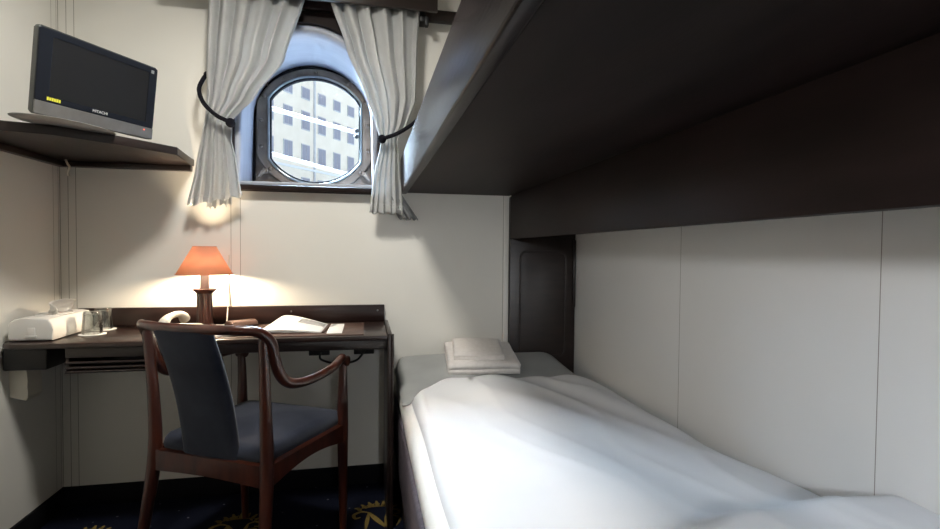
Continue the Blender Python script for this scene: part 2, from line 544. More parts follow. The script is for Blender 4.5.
# ------------------------------------------------------------------ outside
FD = Vector((.58468, .81127, 0))
FN = Vector((FD.y, -FD.x, 0))          # towards the ship
KF = 1.7
CAM = Vector((1.22221, -2.3706, 1.07))
ORG = CAM + (Vector((-2.96, 26.63, 9.2)) - CAM) * KF     # a point in the facade plane
def fpt(s, z, d=0.0):                    # s along the facade, z height, d towards the ship
    z = 1.07 + (z - 1.07) * KF
    P = ORG + FD * (s * KF) + FN * d
    return Vector((P.x, P.y, z))
bld = empty('apartment_building', (ORG.x, ORG.y, -3.0), 0, 'long cream rendered building with rows of grey windows outside the porthole', 'building')
def on_facade(name, s0, s1, z0, z1, d0, d1, mat, parent):
    bm = bmesh.new()
    vs = [bm.verts.new(fpt(s, z, d) - Vector((ORG.x, ORG.y, -3.0))) for s in (s0, s1) for z in (z0, z1) for d in (d0, d1)]
    for f in ((0, 1, 3, 2), (4, 6, 7, 5), (0, 4, 5, 1), (2, 3, 7, 6), (0, 2, 6, 4), (1, 5, 7, 3)):
        bm.faces.new([vs[i] for i in f])
    return bm_obj(name, bm, mat, parent, smooth=None)
gz = 1.07 + (-3.0 - 1.07) / KF
on_facade('wall', -7, 14, gz, 15.5, -9, 0, M['facade'], bld)
on_facade('cornice', -7.2, 14.2, 15.5, 15.9, -9, .5, M['facade'], bld)
on_facade('drainpipe', 2.06, 2.16, gz, 15.5, .001, .16, M['shutter'], bld)
for r in range(-1, 3):
    z1 = 7.0 + 1.85 * r if r else 6.98
    zt = {-1: 5.13, 0: 6.98, 1: 8.83, 2: 10.15}[r]
    hh = .66 if r == 2 else (1.0 if r != 1 else 1.05)
    for c in range(-1, 6):
        s0 = -.28 + 1.352 * c
        wd = on_facade('window', s0, s0 + .65, zt - hh, zt, .001, .10, M['shutter'], bld)
        for q in range(2):
            bm = bmesh.new()
            sa = s0 + .04 + q * .305
            vs = [bm.verts.new(fpt(s, z, d) - Vector((ORG.x, ORG.y, -3.0))) for s in (sa, sa + .265) for z in (zt - hh + .05, zt - .05) for d in (.101, .13)]
            for f in ((0, 1, 3, 2), (4, 6, 7, 5), (0, 4, 5, 1), (2, 3, 7, 6), (0, 2, 6, 4), (1, 5, 7, 3)):
                bm.faces.new([vs[i] for i in f])
            bm_obj('pane', bm, M['pane'], wd, smooth=None)
on_facade('string_course', -7, 14, 5.55, 5.66, .001, .2, M['rail'], bld)
st(box('trim_2', (-60, .55, -3.3), (60, 110, -3.0), M['quay'], bev=0)).name = 'ground'

# white railing along the ship's deck outside
rl = empty('deck_railing', (0, 0, -3.0), 0, 'white pipe railing crossing the view outside the porthole', 'railing')
def at_dist(px_dir, dist): return CAM + px_dir * dist
fwd, rgt, upv = Vector((.19993, .97946, -.02618)), Vector((.97981, -.19978, .00844)), Vector((-.00304, .02734, .99962))
def ray(x, y): return fwd + rgt * ((x - 470) / 510.05) - upv * ((y - 264.5) / 510.05)
def railpt(x, y, off):                   # meets a vertical plane parallel to the facade, 'off' metres from the hull
    d = ray(x, y)
    o = Vector((.95, .45 + off, 0))
    t = (o - CAM).dot(FN) / d.dot(FN)
    return CAM + d * t
for (a, c_, r) in (((278, 111.5), (353, 131), .028), ((282, 156), (329, 170), .024)):
    A, B = railpt(*a, 5.0), railpt(*c_, 5.0)
    zz = (A.z + B.z) / 2
    dirv = (B - A).normalized()
    dirv.z *= .6
    A2, B2 = A - dirv * 3.2, B + dirv * 3.2
    tube('rail', [A2 - Vector((0, 0, -3)), B2 - Vector((0, 0, -3))], r, M['rail'], rl, seg=12)
    if r > .026: P0, P1 = A2, B2
for P in (P0, P1):
    tube('post', [(P.x, P.y, 0), (P.x, P.y, P.z + 3.02)], .03, M['rail'], rl, seg=12)

# ------------------------------------------------------------------ upper berth
XB, XV = 1.376, 1.895
ub = empty('upper_berth', (XB, 0, 1.33), 0, 'dark stained wooden upper bunk with glossy fascia above the made bed', 'bunk bed')
def loc(parent, *pts):
    o = parent.location
    return [(p[0] - o.x, p[1] - o.y, p[2] - o.z) for p in pts]
box('fascia_board', *loc(ub, (XB, -2.75, 1.330), (XB + .030, -.003, 1.492)), M['fascia'], ub, bev=.006, seg=3)
box('bottom_panel', *loc(ub, (XB + .0302, -2.75, 1.336), (XV - .0002, -.003, 1.356)), M['underside'], ub, bev=.001)
box('side_board', *loc(ub, (XV, -2.75, 1.130), (XV + .028, -.035, 1.356)), M['underside'], ub, bev=.002)
box('wall_panel', *loc(ub, (XV + .0285, -2.75, 1.310), (RX - .002, -.035, 1.356)), M['underside'], ub, bev=.001)
# headboard panel of dark wood in the corner, with an engraved round-cornered frame
hb = empty('trim_3', (XV, -.02, 0), kind='structure')
box('board', (0, -.012, 0), (RX - XV - .004, .0185, 1.330), M['darkwood'], hb, bev=.002)
def rr(x0, x1, z0, z1, r, n=6):
    o = []
    for cx, cz, a0 in ((x1 - r, z1 - r, 0), (x0 + r, z1 - r, 90), (x0 + r, z0 + r, 180), (x1 - r, z0 + r, 270)):
        for k in range(n + 1):
            a = math.radians(a0 + 90 * k / n)
            o.append((cx + r * math.cos(a), cz + r * math.sin(a)))
    return o
plate('raised_frame', [rr(.045, .285, .56, 1.075, .035), rr(.055, .275, .57, 1.065, .028)], -.017, -.0115, M['darkwood'], hb, .002)
box('hinge_strip', (.318, -.020, .80), (.329, -.0122, 1.128), M['darkwood'], hb, bev=.001)
st(box('trim_2', (1.868, -.010, 0), (XV - .001, -.0005, 1.329), M['paint'], bev=.003))

# ------------------------------------------------------------------ lower bed
bed = empty('bed', (1.35, 0, 0), 0, 'single bed with mauve upholstered base under the dark bunk', 'bed')
BW = RX - 1.35 - .006
MW = 2.165 - 1.35
box('plinth', (.018, -2.06, 0), (BW, -.042, .185), M['deskwood'], bed, bev=.004)
box('base', (0, -2.08, .186), (BW, -.042, .410), M['bedbase'], bed, bev=.012, seg=3)
bm = bmesh.new()
add_box(bm, (.004, -2.07, .411), (MW, -.042, .515), .042, 5)
bm_obj('mattress', bm, M['sheet'], bed, smooth=180)

def nz3(x, y, z=0, s=1.0): return noise.noise(Vector((x * s, y * s, z)))
# duvet: soft height field, folded over near the foot end
DX0, DX1, DY0, DY1 = 1.388, 2.170, -2.02, -.36
def duvet_edge_y(u):        # top edge of the duvet across the bed
    return -.335 - .19 * max(0, 1 - u / .22) ** 1.6 - .01 * ss(.4, 1, u)
def dtop(u, v):             # u 0 left..1 wall, v 0 foot..1 head
    y1 = duvet_edge_y(u)
    y = DY0 + (y1 - DY0) * v
    x = DX0 + (DX1 + .054 * ss(1.08, 1.45, -y) - DX0) * u
    rnd = lambda q: math.sqrt(max(0, 1 - (1 - min(1, q)) ** 2))
    edge = rnd(u / .06) * max(rnd((1 - u) / .16), ss(1.46, 1.56, -y)) * (.25 + .75 * rnd((1 - v) / .035))
    z = .517 + .034 * edge + .016 * math.sin(PI * min(1, u * 1.15)) * rnd((1 - v) / .10) + .006 * math.exp(-((y + .75) / .3) ** 2) * math.sin(PI * u)
    # rolled fold across the foot end
    yr = -1.62 - .03 * math.sin(u * 5) + .0 * u
    d = y - yr
    z += .056 * math.exp(-(d / .065) ** 2 if d > 0 else -(d / .40) ** 2) * (.30 + .70 * ss(.10, .65, u))
    # long soft creases running from the head towards the wall side
    q = (x - 1.5) * .86 + (y + .4) * .42
    z += .0065 * math.sin(q * 17 + 2.2 * nz3(x, y, 1, 2.0)) * ss(.02, .25, u) * (1 - ss(.8, 1, u))
    z += .006 * (1 - abs(2 * nz3(x * .9 + y * .35, y * .30, 21, 5.5))) ** 4 * ss(.05, .3, u) * (1 - ss(.85, 1, u)) * ss(1.0, .93, v) if v < 1 else 0
    z += .0045 * math.sin(q * 41 + 3.0 * nz3(x, y, 3, 2.5)) * ss(.3, .9, v) * ss(.02, .2, u)
    z += .004 * nz3(x, y, 5, 3.0) + .002 * nz3(x, y, 7, 8.0)
    z = max(z, .5165)
    return Vector((x - .002 * math.sin(9 * y), y, z))
bm = bmesh.new()
nu, nv = 70, 130
T = [[bm.verts.new(dtop(i / (nu - 1), j / (nv - 1))) for j in range(nv)] for i in range(nu)]
Bt = [[bm.verts.new((T[i][j].co.x, T[i][j].co.y, .5155)) for j in range(nv)] for i in range(nu)]
for i in range(nu - 1):
    for j in range(nv - 1):
        bm.faces.new((T[i][j], T[i + 1][j], T[i + 1][j + 1], T[i][j + 1]))
        bm.faces.new((Bt[i][j], Bt[i][j + 1], Bt[i + 1][j + 1], Bt[i + 1][j]))
for j in range(nv - 1):
    bm.faces.new((T[0][j], T[0][j + 1], Bt[0][j + 1], Bt[0][j])); bm.faces.new((T[-1][j + 1], T[-1][j], Bt[-1][j], Bt[-1][j + 1]))
for i in range(nu - 1):
    bm.faces.new((T[i + 1][0], T[i][0], Bt[i][0], Bt[i + 1][0])); bm.faces.new((T[i][-1], T[i + 1][-1], Bt[i + 1][-1], Bt[i][-1]))
tag(bm_obj('duvet', bm, M['duvet'], smooth=60), 'white duvet spread over the bed with a fold at the foot', 'duvet')

# flat pillow in a grey pillowcase across the head of the bed
def pillow_pt(u, v):
    x = 1.352 + (2.125 - 1.352) * u
    y = -.040 - .42 * v - .08 * (1 - ss(0, .14, u)) * v - .006 * math.sin(u * 9) * v
    rnd = lambda q: math.sqrt(max(0, 1 - (1 - min(1, q)) ** 2))
    e = rnd(u / .05) * rnd((1 - u) / .14) * rnd(max(0, v) / .10) * rnd((1 - v) / .08)
    top = .612 + .17 * y + .004 * nz3(x, y, 11, 6) + .003 * math.sin(x * 9)
    z = max(.500, .512 + (top - .512) * (.12 + .88 * e))
    return Vector((x, y, z))
bm = bmesh.new()
nu, nv = 50, 34
T = [[bm.verts.new(pillow_pt(i / (nu - 1), j / (nv - 1))) for j in range(nv)] for i in range(nu)]
Bt = [[bm.verts.new((T[i][j].co.x, T[i][j].co.y, min(.5162, T[i][j].co.z - .002))) for j in range(nv)] for i in range(nu)]
for i in range(nu - 1):
    for j in range(nv - 1):
        bm.faces.new((T[i][j], T[i + 1][j], T[i + 1][j + 1], T[i][j + 1]))
        bm.faces.new((Bt[i][j], Bt[i][j + 1], Bt[i + 1][j + 1], Bt[i + 1][j]))
for j in range(nv - 1):
    bm.faces.new((T[0][j], T[0][j + 1], Bt[0][j + 1], Bt[0][j])); bm.faces.new((T[-1][j + 1], T[-1][j], Bt[-1][j], Bt[-1][j + 1]))
for i in range(nu - 1):
    bm.faces.new((T[i + 1][0], T[i][0], Bt[i][0], Bt[i + 1][0])); bm.faces.new((T[i][-1], T[i + 1][-1], Bt[i + 1][-1], Bt[i][-1]))
tag(bm_obj('pillow', bm, M['pillow'], smooth=60), 'flat grey pillow across the head of the bed under folded towels', 'pillow')

def towel(name, cx, cy, z0, w, d, h, layers, rz, label, group, seed, tilt=0.0):
    """a towel folded in layers: one sheet going back and forth, folds facing the room"""
    t = h / layers
    path = []
    nseg = 8
    r = t / 2
    for k in range(layers):
        z = t / 2 + k * t
        ys = [-d / 2 + d * q / nseg for q in range(nseg + 1)]
        if k % 2: ys = ys[::-1]
        for y in ys: path.append((y, z))
        if k < layers - 1:
            sgn = 1 if k % 2 == 0 else -1
            for q in range(1, 6):
                a = -PI / 2 + PI * q / 6
                path.append((sgn * (d / 2 + r * math.cos(a) * .9), z + t / 2 + r * math.sin(a)))
    NP = len(path)
    def fn(u, v):
        y, z = path[round(v * (NP - 1))]
        x = (u - .5) * w
        e = abs(u - .5) * 2
        zz = z * (1 - .16 * e ** 4) + .003 * nz3(x * 9, y * 9, seed) + .004 * (z / h) * nz3(x * 4, y * 4, seed + 3)
        return Vector((x + .003 * nz3(y * 12, z * 60, seed + 5), y * (1 - .03 * e ** 3), max(zz, t / 2 * .9)))
    o = grid(name, 18, NP, fn, M['towel'], thick=t * .90, offset=0)
    o.modifiers['thick'].use_even_offset = True
    o.location = (cx, cy, z0)
    o.rotation_euler = (tilt, 0, rz)
    return tag(o, label, 'towel', group)
towel('bath_towel', 1.718, -.186, .583, .300, .290, .046, 2, math.radians(-5), 'large white bath towel folded flat on the grey pillow', None, 3, math.radians(9.6))
towel('hand_towel', 1.706, -.180, .6285, .215, .210, .024, 2, math.radians(-8), 'small white hand towel folded on top of the bath towel', None, 9, math.radians(9.6))

# ------------------------------------------------------------------ desk
desk = empty('desk', (0, 0, 0), 0, 'dark mahogany built-in desk along the panelled wall below the porthole', 'desk')
DT = .745
prism('desk_top', [(.002, -.002), (1.304, -.002), (1.304, -.405), (.062, -.405), (.020, -.375), (.002, -.330)], 'z', DT - .019, DT, M['deskwood'], desk, bev=.005)
box('backsplash', (.070, -.020, DT + .0005), (1.306, -.001, .823), M['deskwood'], desk, bev=.004)
box('side_panel', (1.3045, -.412, 0), (1.322, -.0125, .752), M['darkwood'], desk, bev=.004)
tube('edge_strip', [(1.322, -.414, .0), (1.322, -.414, .752)], .006, M['darkwood'], desk, seg=10)
box('apron', (.21, -.385, .690), (1.304, -.370, .7258), M['darkwood'], desk, bev=.002)
for x in (.45, .90, 1.275):
    bm = bmesh.new()
    bmesh.ops.create_uvsphere(bm, u_segments=10, v_segments=6, radius=.0042)
    bm_obj('screw_cap', bm, M['brightmetal'], desk, loc=(x, -.0205, .798))
# open rack below the desk top with two front bars
rk = bmesh.new()
add_box(rk, (.212, -.385, .640), (.222, -.05, .689), .002)
rack = bm_obj('magazine_rack', rk, M['darkwood'], desk)
box('rack_side', (.640, -.385, .640), (.650, -.05, .689), M['darkwood'], rack, bev=.002)
for z in (.692 - .018, .668 - .012, .648 - .006):
    tube('bar', [(.212, -.388, z), (.650, -.388, z)], .0045, M['darkwood'], rack, seg=8)
box('rack_floor', (.222, -.385, .640), (.640, -.05, .645), M['darkwood'], rack, bev=.001)
tag(box('junction_box', (.004, -.352, .645), (.138, -.05, .7258), M['black'], bev=.006), 'black box fixed beneath the left end of the desk top', 'box')

wbx = bmesh.new()
add_prism(wbx, [(.001, .545), (.052, .530), (.060, .545), (.056, .560), (.060, .575), (.055, .600), (.058, .640), (.001, .640)], 'y', -.315, -.235, .003)
tag(bm_obj('wall_box', wbx, M['ivory']), 'small ivory box mounted on the left wall below the desk', 'wall box')

# loose cables and outlets under the desk
cb = tube('desk_cable', [(.675, -.375, .700), (.690, -.33, .672), (.680, -.25, .615), (.645, -.10, .56), (.60, -.030, .53), (.585, -.02, .40), (.585, -.018, .20)], .0065, M['cable'], smooth=8, seg=8)
tag(cb, 'black cable hanging in a loop behind the chair back', 'cable')
cb = tube('desk_cable', [(.78, -.36, .706), (.84, -.25, .690), (.93, -.08, .650), (.99, -.030, .655), (1.02, -.03, .64)], .008, M['cable'], smooth=8, seg=8)
tag(cb, 'thick black cable running to the socket above the chair arm', 'cable')
cb = tube('desk_cable', [(1.025, -.03, .615), (1.03, -.04, .585), (1.10, -.04, .565), (1.18, -.035, .575), (1.22, -.03, .62)], .005, M['cable'], smooth=8, seg=8)
tag(cb, 'thin black cable sagging between the two wall sockets', 'cable')
for x, lb in ((1.02, 'left dark wall socket under the desk'), (1.215, 'right dark wall socket under the desk')):
    so = empty('wall_socket', (x, -.002, .645), 0, lb, 'socket', 'sockets under the desk')
    box('plate', (-.045, -.012, -.045), (.045, 0, .045), M['black'], so, bev=.004)
    lathe('insert', [(.026, 0), (.026, .004), (.022, .0045), (.020, .001)], M['rubber'], so, seg=20).rotation_euler = (PI / 2, 0, 0)
    so.children[-1].location = (0, -.0122, 0)

# ------------------------------------------------------------------ things on the desk
# table lamp
LX, LY = .577, -.115
lamp = empty('table_lamp', (LX, LY, DT + .0005), 0, 'small lit table lamp with orange shade and ribbed brown column on the desk', 'lamp')
lathe('base', [(.044, 0), (.045, .006), (.041, .011), (.033, .016), (.031, .022)], M['mahogany'], lamp)
lathe('column', [(.031, .022), (.0295, .028), (.0280, .036), (.0275, .130), (.030, .136), (.029, .142)], M['mahogany'], lamp, seg=60, ribs=15, ribd=.0012)
lathe('cup', [(.030, .142), (.034, .148), (.046, .158), (.048, .161), (.044, .1625), (.020, .160)], M['mahogany'], lamp, seg=40)
lathe('candle_sleeve', [(.017, .160), (.017, .228), (.012, .232)], M['white'], lamp, seg=24)
bulb = lathe('bulb', [(.010, .232), (.015, .238), (.021, .250), (.0215, .260), (.015, .272), (.004, .276)], M['bulb'], lamp, seg=20)
bm = bmesh.new()
add_lathe(bm, [(.105, .221), (.0435, .334)], (0, 0, 0), 64, cap=False)
sh = bm_obj('lamp_shade', bm, M['shade'], lamp, smooth=180)
mo = sh.modifiers.new('t', 'SOLIDIFY'); mo.thickness = .0015
for r, z in ((.1055, .222), (.0438, .334)):
    tube('shade_rim', [(r * math.cos(2 * PI * k / 40), r * math.sin(2 * PI * k / 40), z) for k in range(40)], .0018, M['shade'], sh, seg=6, closed=True)
bm = bmesh.new()
for k in range(3):
    a = 2 * PI * k / 3 + .4
    add_tube(bm, [(.014 * math.cos(a), .014 * math.sin(a), .24), (.043 * math.cos(a), .043 * math.sin(a), .326)], .001, seg=6)
bm_obj('shade_carrier', bm, M['brightmetal'], lamp)
tube('cord', [(.030, .045, .006), (.055, .060, .004), (.064, .075, .012), (.064, .0925, .060), (.0635, .101, .092), (.063, .111, .20), (.066, .1115, .30)], .0028, M['ivory'], lamp, smooth=6, seg=8)

# telephone behind the chair back
ph = empty('telephone', (.535, -.264, DT + .0005), math.radians(-6), 'ivory telephone with handset on its cradle beside the lamp', 'telephone')
bm = bmesh.new()
add_prism(bm, [(-.09, 0), (.09, 0), (.09, .020), (.06, .034), (-.06, .050), (-.09, .045)], 'x', -.045, .055, .006)
bm_obj('body', bm, M['ivory'], ph)
hs = bmesh.new()
add_tube(hs, [(-.02, -.090, .044), (-.02, -.080, .058), (-.02, -.04, .073), (-.02, .03, .074), (-.02, .066, .060), (-.02, .080, .048)], [.019, .018, .012, .012, .018, .020], seg=14, smooth=6)
hd = bm_obj('handset', hs, M['ivory'], ph)
bm = bmesh.new()
pts = []
for k in range(120):
    t = k / 119
    cx, cy, cz = -.055 - .012 * t + .02 * math.sin(t * 6), -.095 + .15 * t, .010 + .012 * math.sin(t * PI)
    pts.append((cx + .006 * math.cos(k * .9), cy, cz + .006 * math.sin(k * .9)))
add_tube(bm, pts, .0016, seg=6)
bm_obj('coiled_cord', bm, M['ivory'], hd)

# tissue dispenser
td = empty('tissue_dispenser', (.090, -.212, DT + .0005), math.radians(2), 'pale tissue dispenser box on the left end of the desk with a tissue pulled out', 'tissue box')
bm = bmesh.new()
prof = [(-.066, .004), (-.070, .012), (-.070, .050), (-.066, .066), (-.050, .078), (-.030, .080), (.030, .080), (.050, .076), (.062, .060), (.064, .040), (.064, .012), (.060, .003)]
add_prism(bm, prof, 'y', -.145, .145, .006, 3)
bm_obj('body', bm, M['white'], td)
bm = bmesh.new()
add_box(bm, (-.012, -.148, .020), (.012, -.1445, .048), .002)
add_box(bm, (-.017, -.149, .014), (.017, -.1445, .022), .002)
bm_obj('catch', bm, M['white'], td)
bm = bmesh.new()
add_tube(bm, [(.048 * math.cos(2 * PI * k / 24), .085 * math.sin(2 * PI * k / 24), .0802) for k in range(24)], .003, seg=6, closed=True)
bm_obj('slot_rim', bm, M['white'], td)
def tis(u, v):
    a = (u - .5) * 1.0
    return Vector((.005 + .035 * (v - .3) + .022 * math.sin(u * 7 + v * 3), a * .13 * (.5 + v * .8), .079 + .055 * v * (1 - .5 * abs(a)) + .012 * nz3(u * 4, v * 4, 2)))
grid('tissue', 20, 12, tis, M['tissue'], td, thick=.0012)

# two upturned tumblers, each on a paper coaster
def tumbler(cx, cy, label, lc):
    co = lathe('paper_coaster', [(.044, 0), (.0445, .0012), (.040, .0022), (.002, .0022)], M['paper'], c=(0, 0, 0), seg=36)
    co.location = (cx, cy, DT + .0006)
    tag(co, lc, 'coaster', 'paper coasters')
    g = bmesh.new()
    add_lathe(g, [(.034, .0), (.0285, .078), (.026, .083), (.0, .083), (.0, .074), (.025, .073), (.0315, .0)], (0, 0, 0), 32, cap=False)
    o = bm_obj('drinking_glass', g, M['tumbler'], smooth=35, loc=(cx, cy, DT + .0034))
    tag(o, label, 'glass', 'upturned glasses')
tumbler(.215, -.215, 'upturned clear glass nearest the tissue dispenser on a white coaster', 'white paper coaster under the glass nearest the tissue dispenser')
tumbler(.196, -.092, 'upturned clear glass at the back of the desk against the wall', 'white paper coaster under the glass nearest the wall')

# leather blotter, booklets and papers
tag(box('leather_blotter', (.665, -.385, DT + .0004), (1.215, -.060, DT + .0034), M['leather'], bev=.0012), 'flat brown leather desk blotter under the open booklet', 'desk pad')
bk = empty('open_booklet', (.803, -.315, DT + .0040), math.radians(-3), 'open white booklet with curling page lying on the leather blotter', 'booklet')
def page(lift, dz):
    def f(u, v):
        x = .250 * u
        y = .225 * v
        z = dz + lift * ((1 - u) ** 1.1 * (.14 + .86 * v) * (1 - .85 * math.exp(-u / .09)) + .12 * math.sin(PI * u))
        return Vector((x + .035 * (1 - u) * v, y, max(z, dz)))
    return f
grid('page', 24, 12, page(.052, .0016), M['paper'], bk, thick=.0008)
grid('page', 24, 12, page(.038, .0002), M['paper'], bk, thick=.0008)
grid('cover', 24, 12, page(.022, -.0006), M['paper'], bk, thick=.0006)
def pict(u, v):
    q = page(.052, .0016)(.52 + .44 * u, .60 + .33 * v)
    return q + Vector((0, 0, .0007))
grid('printed_photo', 12, 8, pict, M['greyprint'], bk, thick=.0002)
box('spine', (.251, .004, -.0004), (.262, .222, .004), M['leather'], bk, bev=.001)
tag(box('note_card', (1.074, -.352, DT + .0042), (1.132, -.095, DT + .0050), M['paper'], bev=.0002, loc=(0, 0, 0)), 'small blank white card beside the open booklet', 'card')
fo = empty('paper_folder', (.690, -.375, DT + .0042), math.radians(5), 'cream paper folder on the desk edge behind the chair back', 'folder')
def fold(dz, lift, w, d):
    return lambda u, v: Vector((w * u - .06 * v, d * v, dz + lift * math.sin(PI * u) * (.4 + .6 * v)))
grid('leaf', 14, 8, fold(.0010, .006, .15, .17), M['ivory'], fo, thick=.0008)
grid('leaf', 14, 8, fold(.0028, .012, .145, .165), M['paper'], fo, thick=.0008)
bm = bmesh.new()
prof = [(-.035, 0), (.035, 0), (.038, .008), (.030, .020), (.012, .027), (-.018, .026), (-.034, .016)]
add_prism(bm, prof, 'y', -.055, .055, .003)
tag(bm_obj('leather_case', bm, M['leather'], loc=(.715, -.105, DT + .0040), rot=(0, 0, math.radians(-50))), 'brown leather case on the desk right of the lamp', 'case')

# ------------------------------------------------------------------ armchair
CA = math.radians(-29)
ch = empty('armchair', (.750, -.690, 0), CA, 'mahogany armchair with curved rail and blue grey suede seat at the desk', 'chair')
MH = M['mahogany']
for s in (-1, 1):
    tube('leg', [(s * .240, -.065, 0), (s * .226, -.025, .22), (s * .215, 0, .42), (s * .214, -.004, .60), (s * .220, -.020, .822)], [.0130, .0175, .0205, .0175, .0145], MH, ch, smooth=8, seg=14, up=(0, 1, 0))
for s in (-1, 1):
    tube('leg', [(s * .222, .408, 0), (s * .223, .404, .22), (s * .225, .398, .43), (s * .226, .398, .58), (s * .228, .396, .655)], [.0125, .0165, .0200, .0165, .0140], MH, ch, smooth=8, seg=14, up=(0, 1, 0))
# horseshoe rail: arm - back bow - arm in one bent piece
half = [(0, -.105, .842), (.090, -.099, .842), (.165, -.078, .841), (.218, -.040, .833), (.237, -.008, .800), (.236, .010, .748), (.236, .030, .702), (.240, .062, .668), (.249, .108, .655), (.259, .180, .657), (.262, .270, .668), (.242, .355, .679), (.228, .396, .676)]
rad = [.0125, .0125, .0125, .0130, .0140, .0155, .0155, .0145, .0135, .0130, .0135, .0145, .012]
path = [(-x, y, z) for x, y, z in half[:0:-1]] + half
rads = rad[:0:-1] + rad
tube('arm_rail', path, rads, MH, ch, smooth=8, seg=16, flat=1.15)
for s in (-1, 1):
    bm = bmesh.new()
    add_tube(bm, [(s * .211, .400, .664), (s * .245, .400, .664)], .019, seg=18, up=(0, 1, 0))
    bm_obj('arm_scroll', bm, MH, ch)
def rail(name, a, b, h, t, drop):
    """flat seat rail with a shallow arch cut from its lower edge"""
    a, b = Vector(a), Vector(b)
    d = (b - a); n = Vector((-d.y, d.x, 0)).normalized() * t / 2
    bm = bmesh.new()
    cols = []
    for k in range(17):
        q = k / 16
        P = a + d * q
        lo = -h + drop * math.sin(PI * q)
        cols.append([bm.verts.new(P + n + Vector((0, 0, 0))), bm.verts.new(P - n), bm.verts.new(P - n + Vector((0, 0, lo))), bm.verts.new(P + n + Vector((0, 0, lo)))])
    for A, B in zip(cols, cols[1:]):
        for k in range(4):
            bm.faces.new((A[k], A[(k + 1) % 4], B[(k + 1) % 4], B[k]))
    bm.faces.new(cols[0]); bm.faces.new(cols[-1][::-1])
    return bm_obj(name, bm, MH, ch, smooth=30)
rail('rear_rail', (-.205, 0, .432), (.205, 0, .432), .066, .024, .008)
rail('front_rail', (-.215, .398, .432), (.215, .398, .432), .060, .024, .016)
for s in (-1, 1):
    rail('side_rail', (s * .215, .008, .432), (s * .225, .390, .432), .066, .024, .026)
# seat cushion
def seat_outline(n=12):
    o = []
    for (x, y), (nx, ny) in zip([(-.2, .012), (.2, .012), (.212, .416), (-.212, .416)], [(-1, -1), (1, -1), (1, 1), (-1, 1)]):
        r = .03
        a0 = math.degrees(math.atan2(ny, nx))
        for k in range(5):
            a = math.radians(a0 - 45 + 90 * k / 4)
            o.append((x - nx * r + r * math.cos(a), y - ny * r + r * math.sin(a)))
    return o
bm = bmesh.new()
OL = seat_outline()
lev = [(.4325, 1.02), (.445, 1.03), (.462, 1.015), (.474, .975), (.480, .90), (.486, .70), (.489, .40), (.490, .1)]
cx, cy = 0, .216
R_ = []
for z, s in lev:
    R_.append([bm.verts.new((cx + (x - cx) * s, cy + (y - cy) * s, z + .006 * (1 - s))) for x, y in OL])
for A, B in zip(R_, R_[1:]):
    for k in range(len(A)):
        bm.faces.new((A[k], A[(k + 1) % len(A)], B[(k + 1) % len(A)], B[k]))
bm.faces.new(R_[0][::-1]); bm.faces.new(R_[-1])
bm_obj('seat', bm, M['suede'], ch, smooth=180)
# leaning upholstered back panel
bm = bmesh.new()
secs = []
NZ = 14
for k in range(NZ + 1):
    t = k / NZ
    z = .428 + (.834 - .428) * t
    yc = .014 - .106 * t - .020 * math.sin(PI * t) * 0 + .018 * math.sin(PI * t)
    hw = .104 + .002 * t
    th = .017 - .003 * t
    ring = []
    for q in range(16):
        a = 2 * PI * q / 16
        ca, sa = math.cos(a), math.sin(a)
        sx = math.copysign(abs(ca) ** .35, ca) * hw
        sy = math.copysign(abs(sa) ** .6, sa) * th
        ring.append(bm.verts.new((sx, yc + sy - .012 * (1 - (sx / .11) ** 2) * t, z)))
    secs.append(ring)
for A, B in zip(secs, secs[1:]):
    for k in range(16):
        bm.faces.new((A[k], A[(k + 1) % 16], B[(k + 1) % 16], B[k]))
bm.faces.new(secs[0][::-1]); bm.faces.new(secs[-1])
bm_obj('backrest', bm, M['suede'], ch, smooth=60)

# ------------------------------------------------------------------ corner shelf and television
sf = empty('corner_shelf', (0, 0, 1.42), 0, 'dark wooden corner shelf under the small television', 'shelf')
SP = [(.002, -.002), (.506, -.002), (.510, -.10), (.530, -.270), (.403, -.427), (.268, -.552), (.14, -.585), (.002, -.600)]
prism('shelf_board', SP, 'z', 0, .030, M['darkwood'], sf, bev=.004)
box('wall_cleat', (.03, -.032, -.023), (.50, -.002, -.0002), M['darkwood'], sf, bev=.002)
box('wall_cleat', (.002, -.56, -.023), (.0295, -.002, -.0002), M['darkwood'], sf, bev=.002)
tube('cable_hook', [(.055, -.060, -.0005), (.062, -.060, -.018), (.066, -.055, -.030), (.052, -.040, -.050), (.050, -.030, -.060)], .004, M['ivory'], sf, smooth=6, seg=8)

tv = empty('television', (.365, -.487, 1.4505), math.radians(60.24), 'small flat television with silver lower bezel on the corner shelf', 'television')
TILT = math.radians(7.47)
W2, HT = .1915, .254
z0 = .0115
def tvo(o):
    o.rotation_euler = (TILT, 0, 0)
    o.location = (0, 0, z0)
    return o
# local: x right along the screen, -y towards the viewer, z up
bm = bmesh.new()
add_prism(bm, rr(-W2, W2, 0, HT, .008), 'y', 0, .018, .004)
tvo(bm_obj('housing', bm, M['tvgrey'], tv))
hz = tv.children[-1]
def onh(o): o.parent = hz; return o
bm = bmesh.new()
cols = []
for k, (s, y) in enumerate([(1, .0181), (.97, .024), (.86, .034), (.70, .042)]):
    cols.append([bm.verts.new((x * s, y, .008 + (z - .008) * s)) for x, z in rr(-W2 + .004, W2 - .004, .006, HT - .006, .01)])
for A, B in zip(cols, cols[1:]):
    for k in range(len(A)):
        bm.faces.new((A[k], A[(k + 1) % len(A)], B[(k + 1) % len(A)], B[k]))
bm.faces.new(cols[-1])
onh(bm_obj('back_cover', bm, M['tvgrey'], hz))
plate('bezel', [rr(-W2 + .002, W2 - .002, .040, HT - .004, .006), rr(-.152, .160, .058, HT - .024, .003)], -.004, -.0002, M['bezel'], hz, .001)
box('screen', (-.1515, -.0018, .0585), (.1595, -.0002, HT - .0245), M['screen'], hz, bev=0)
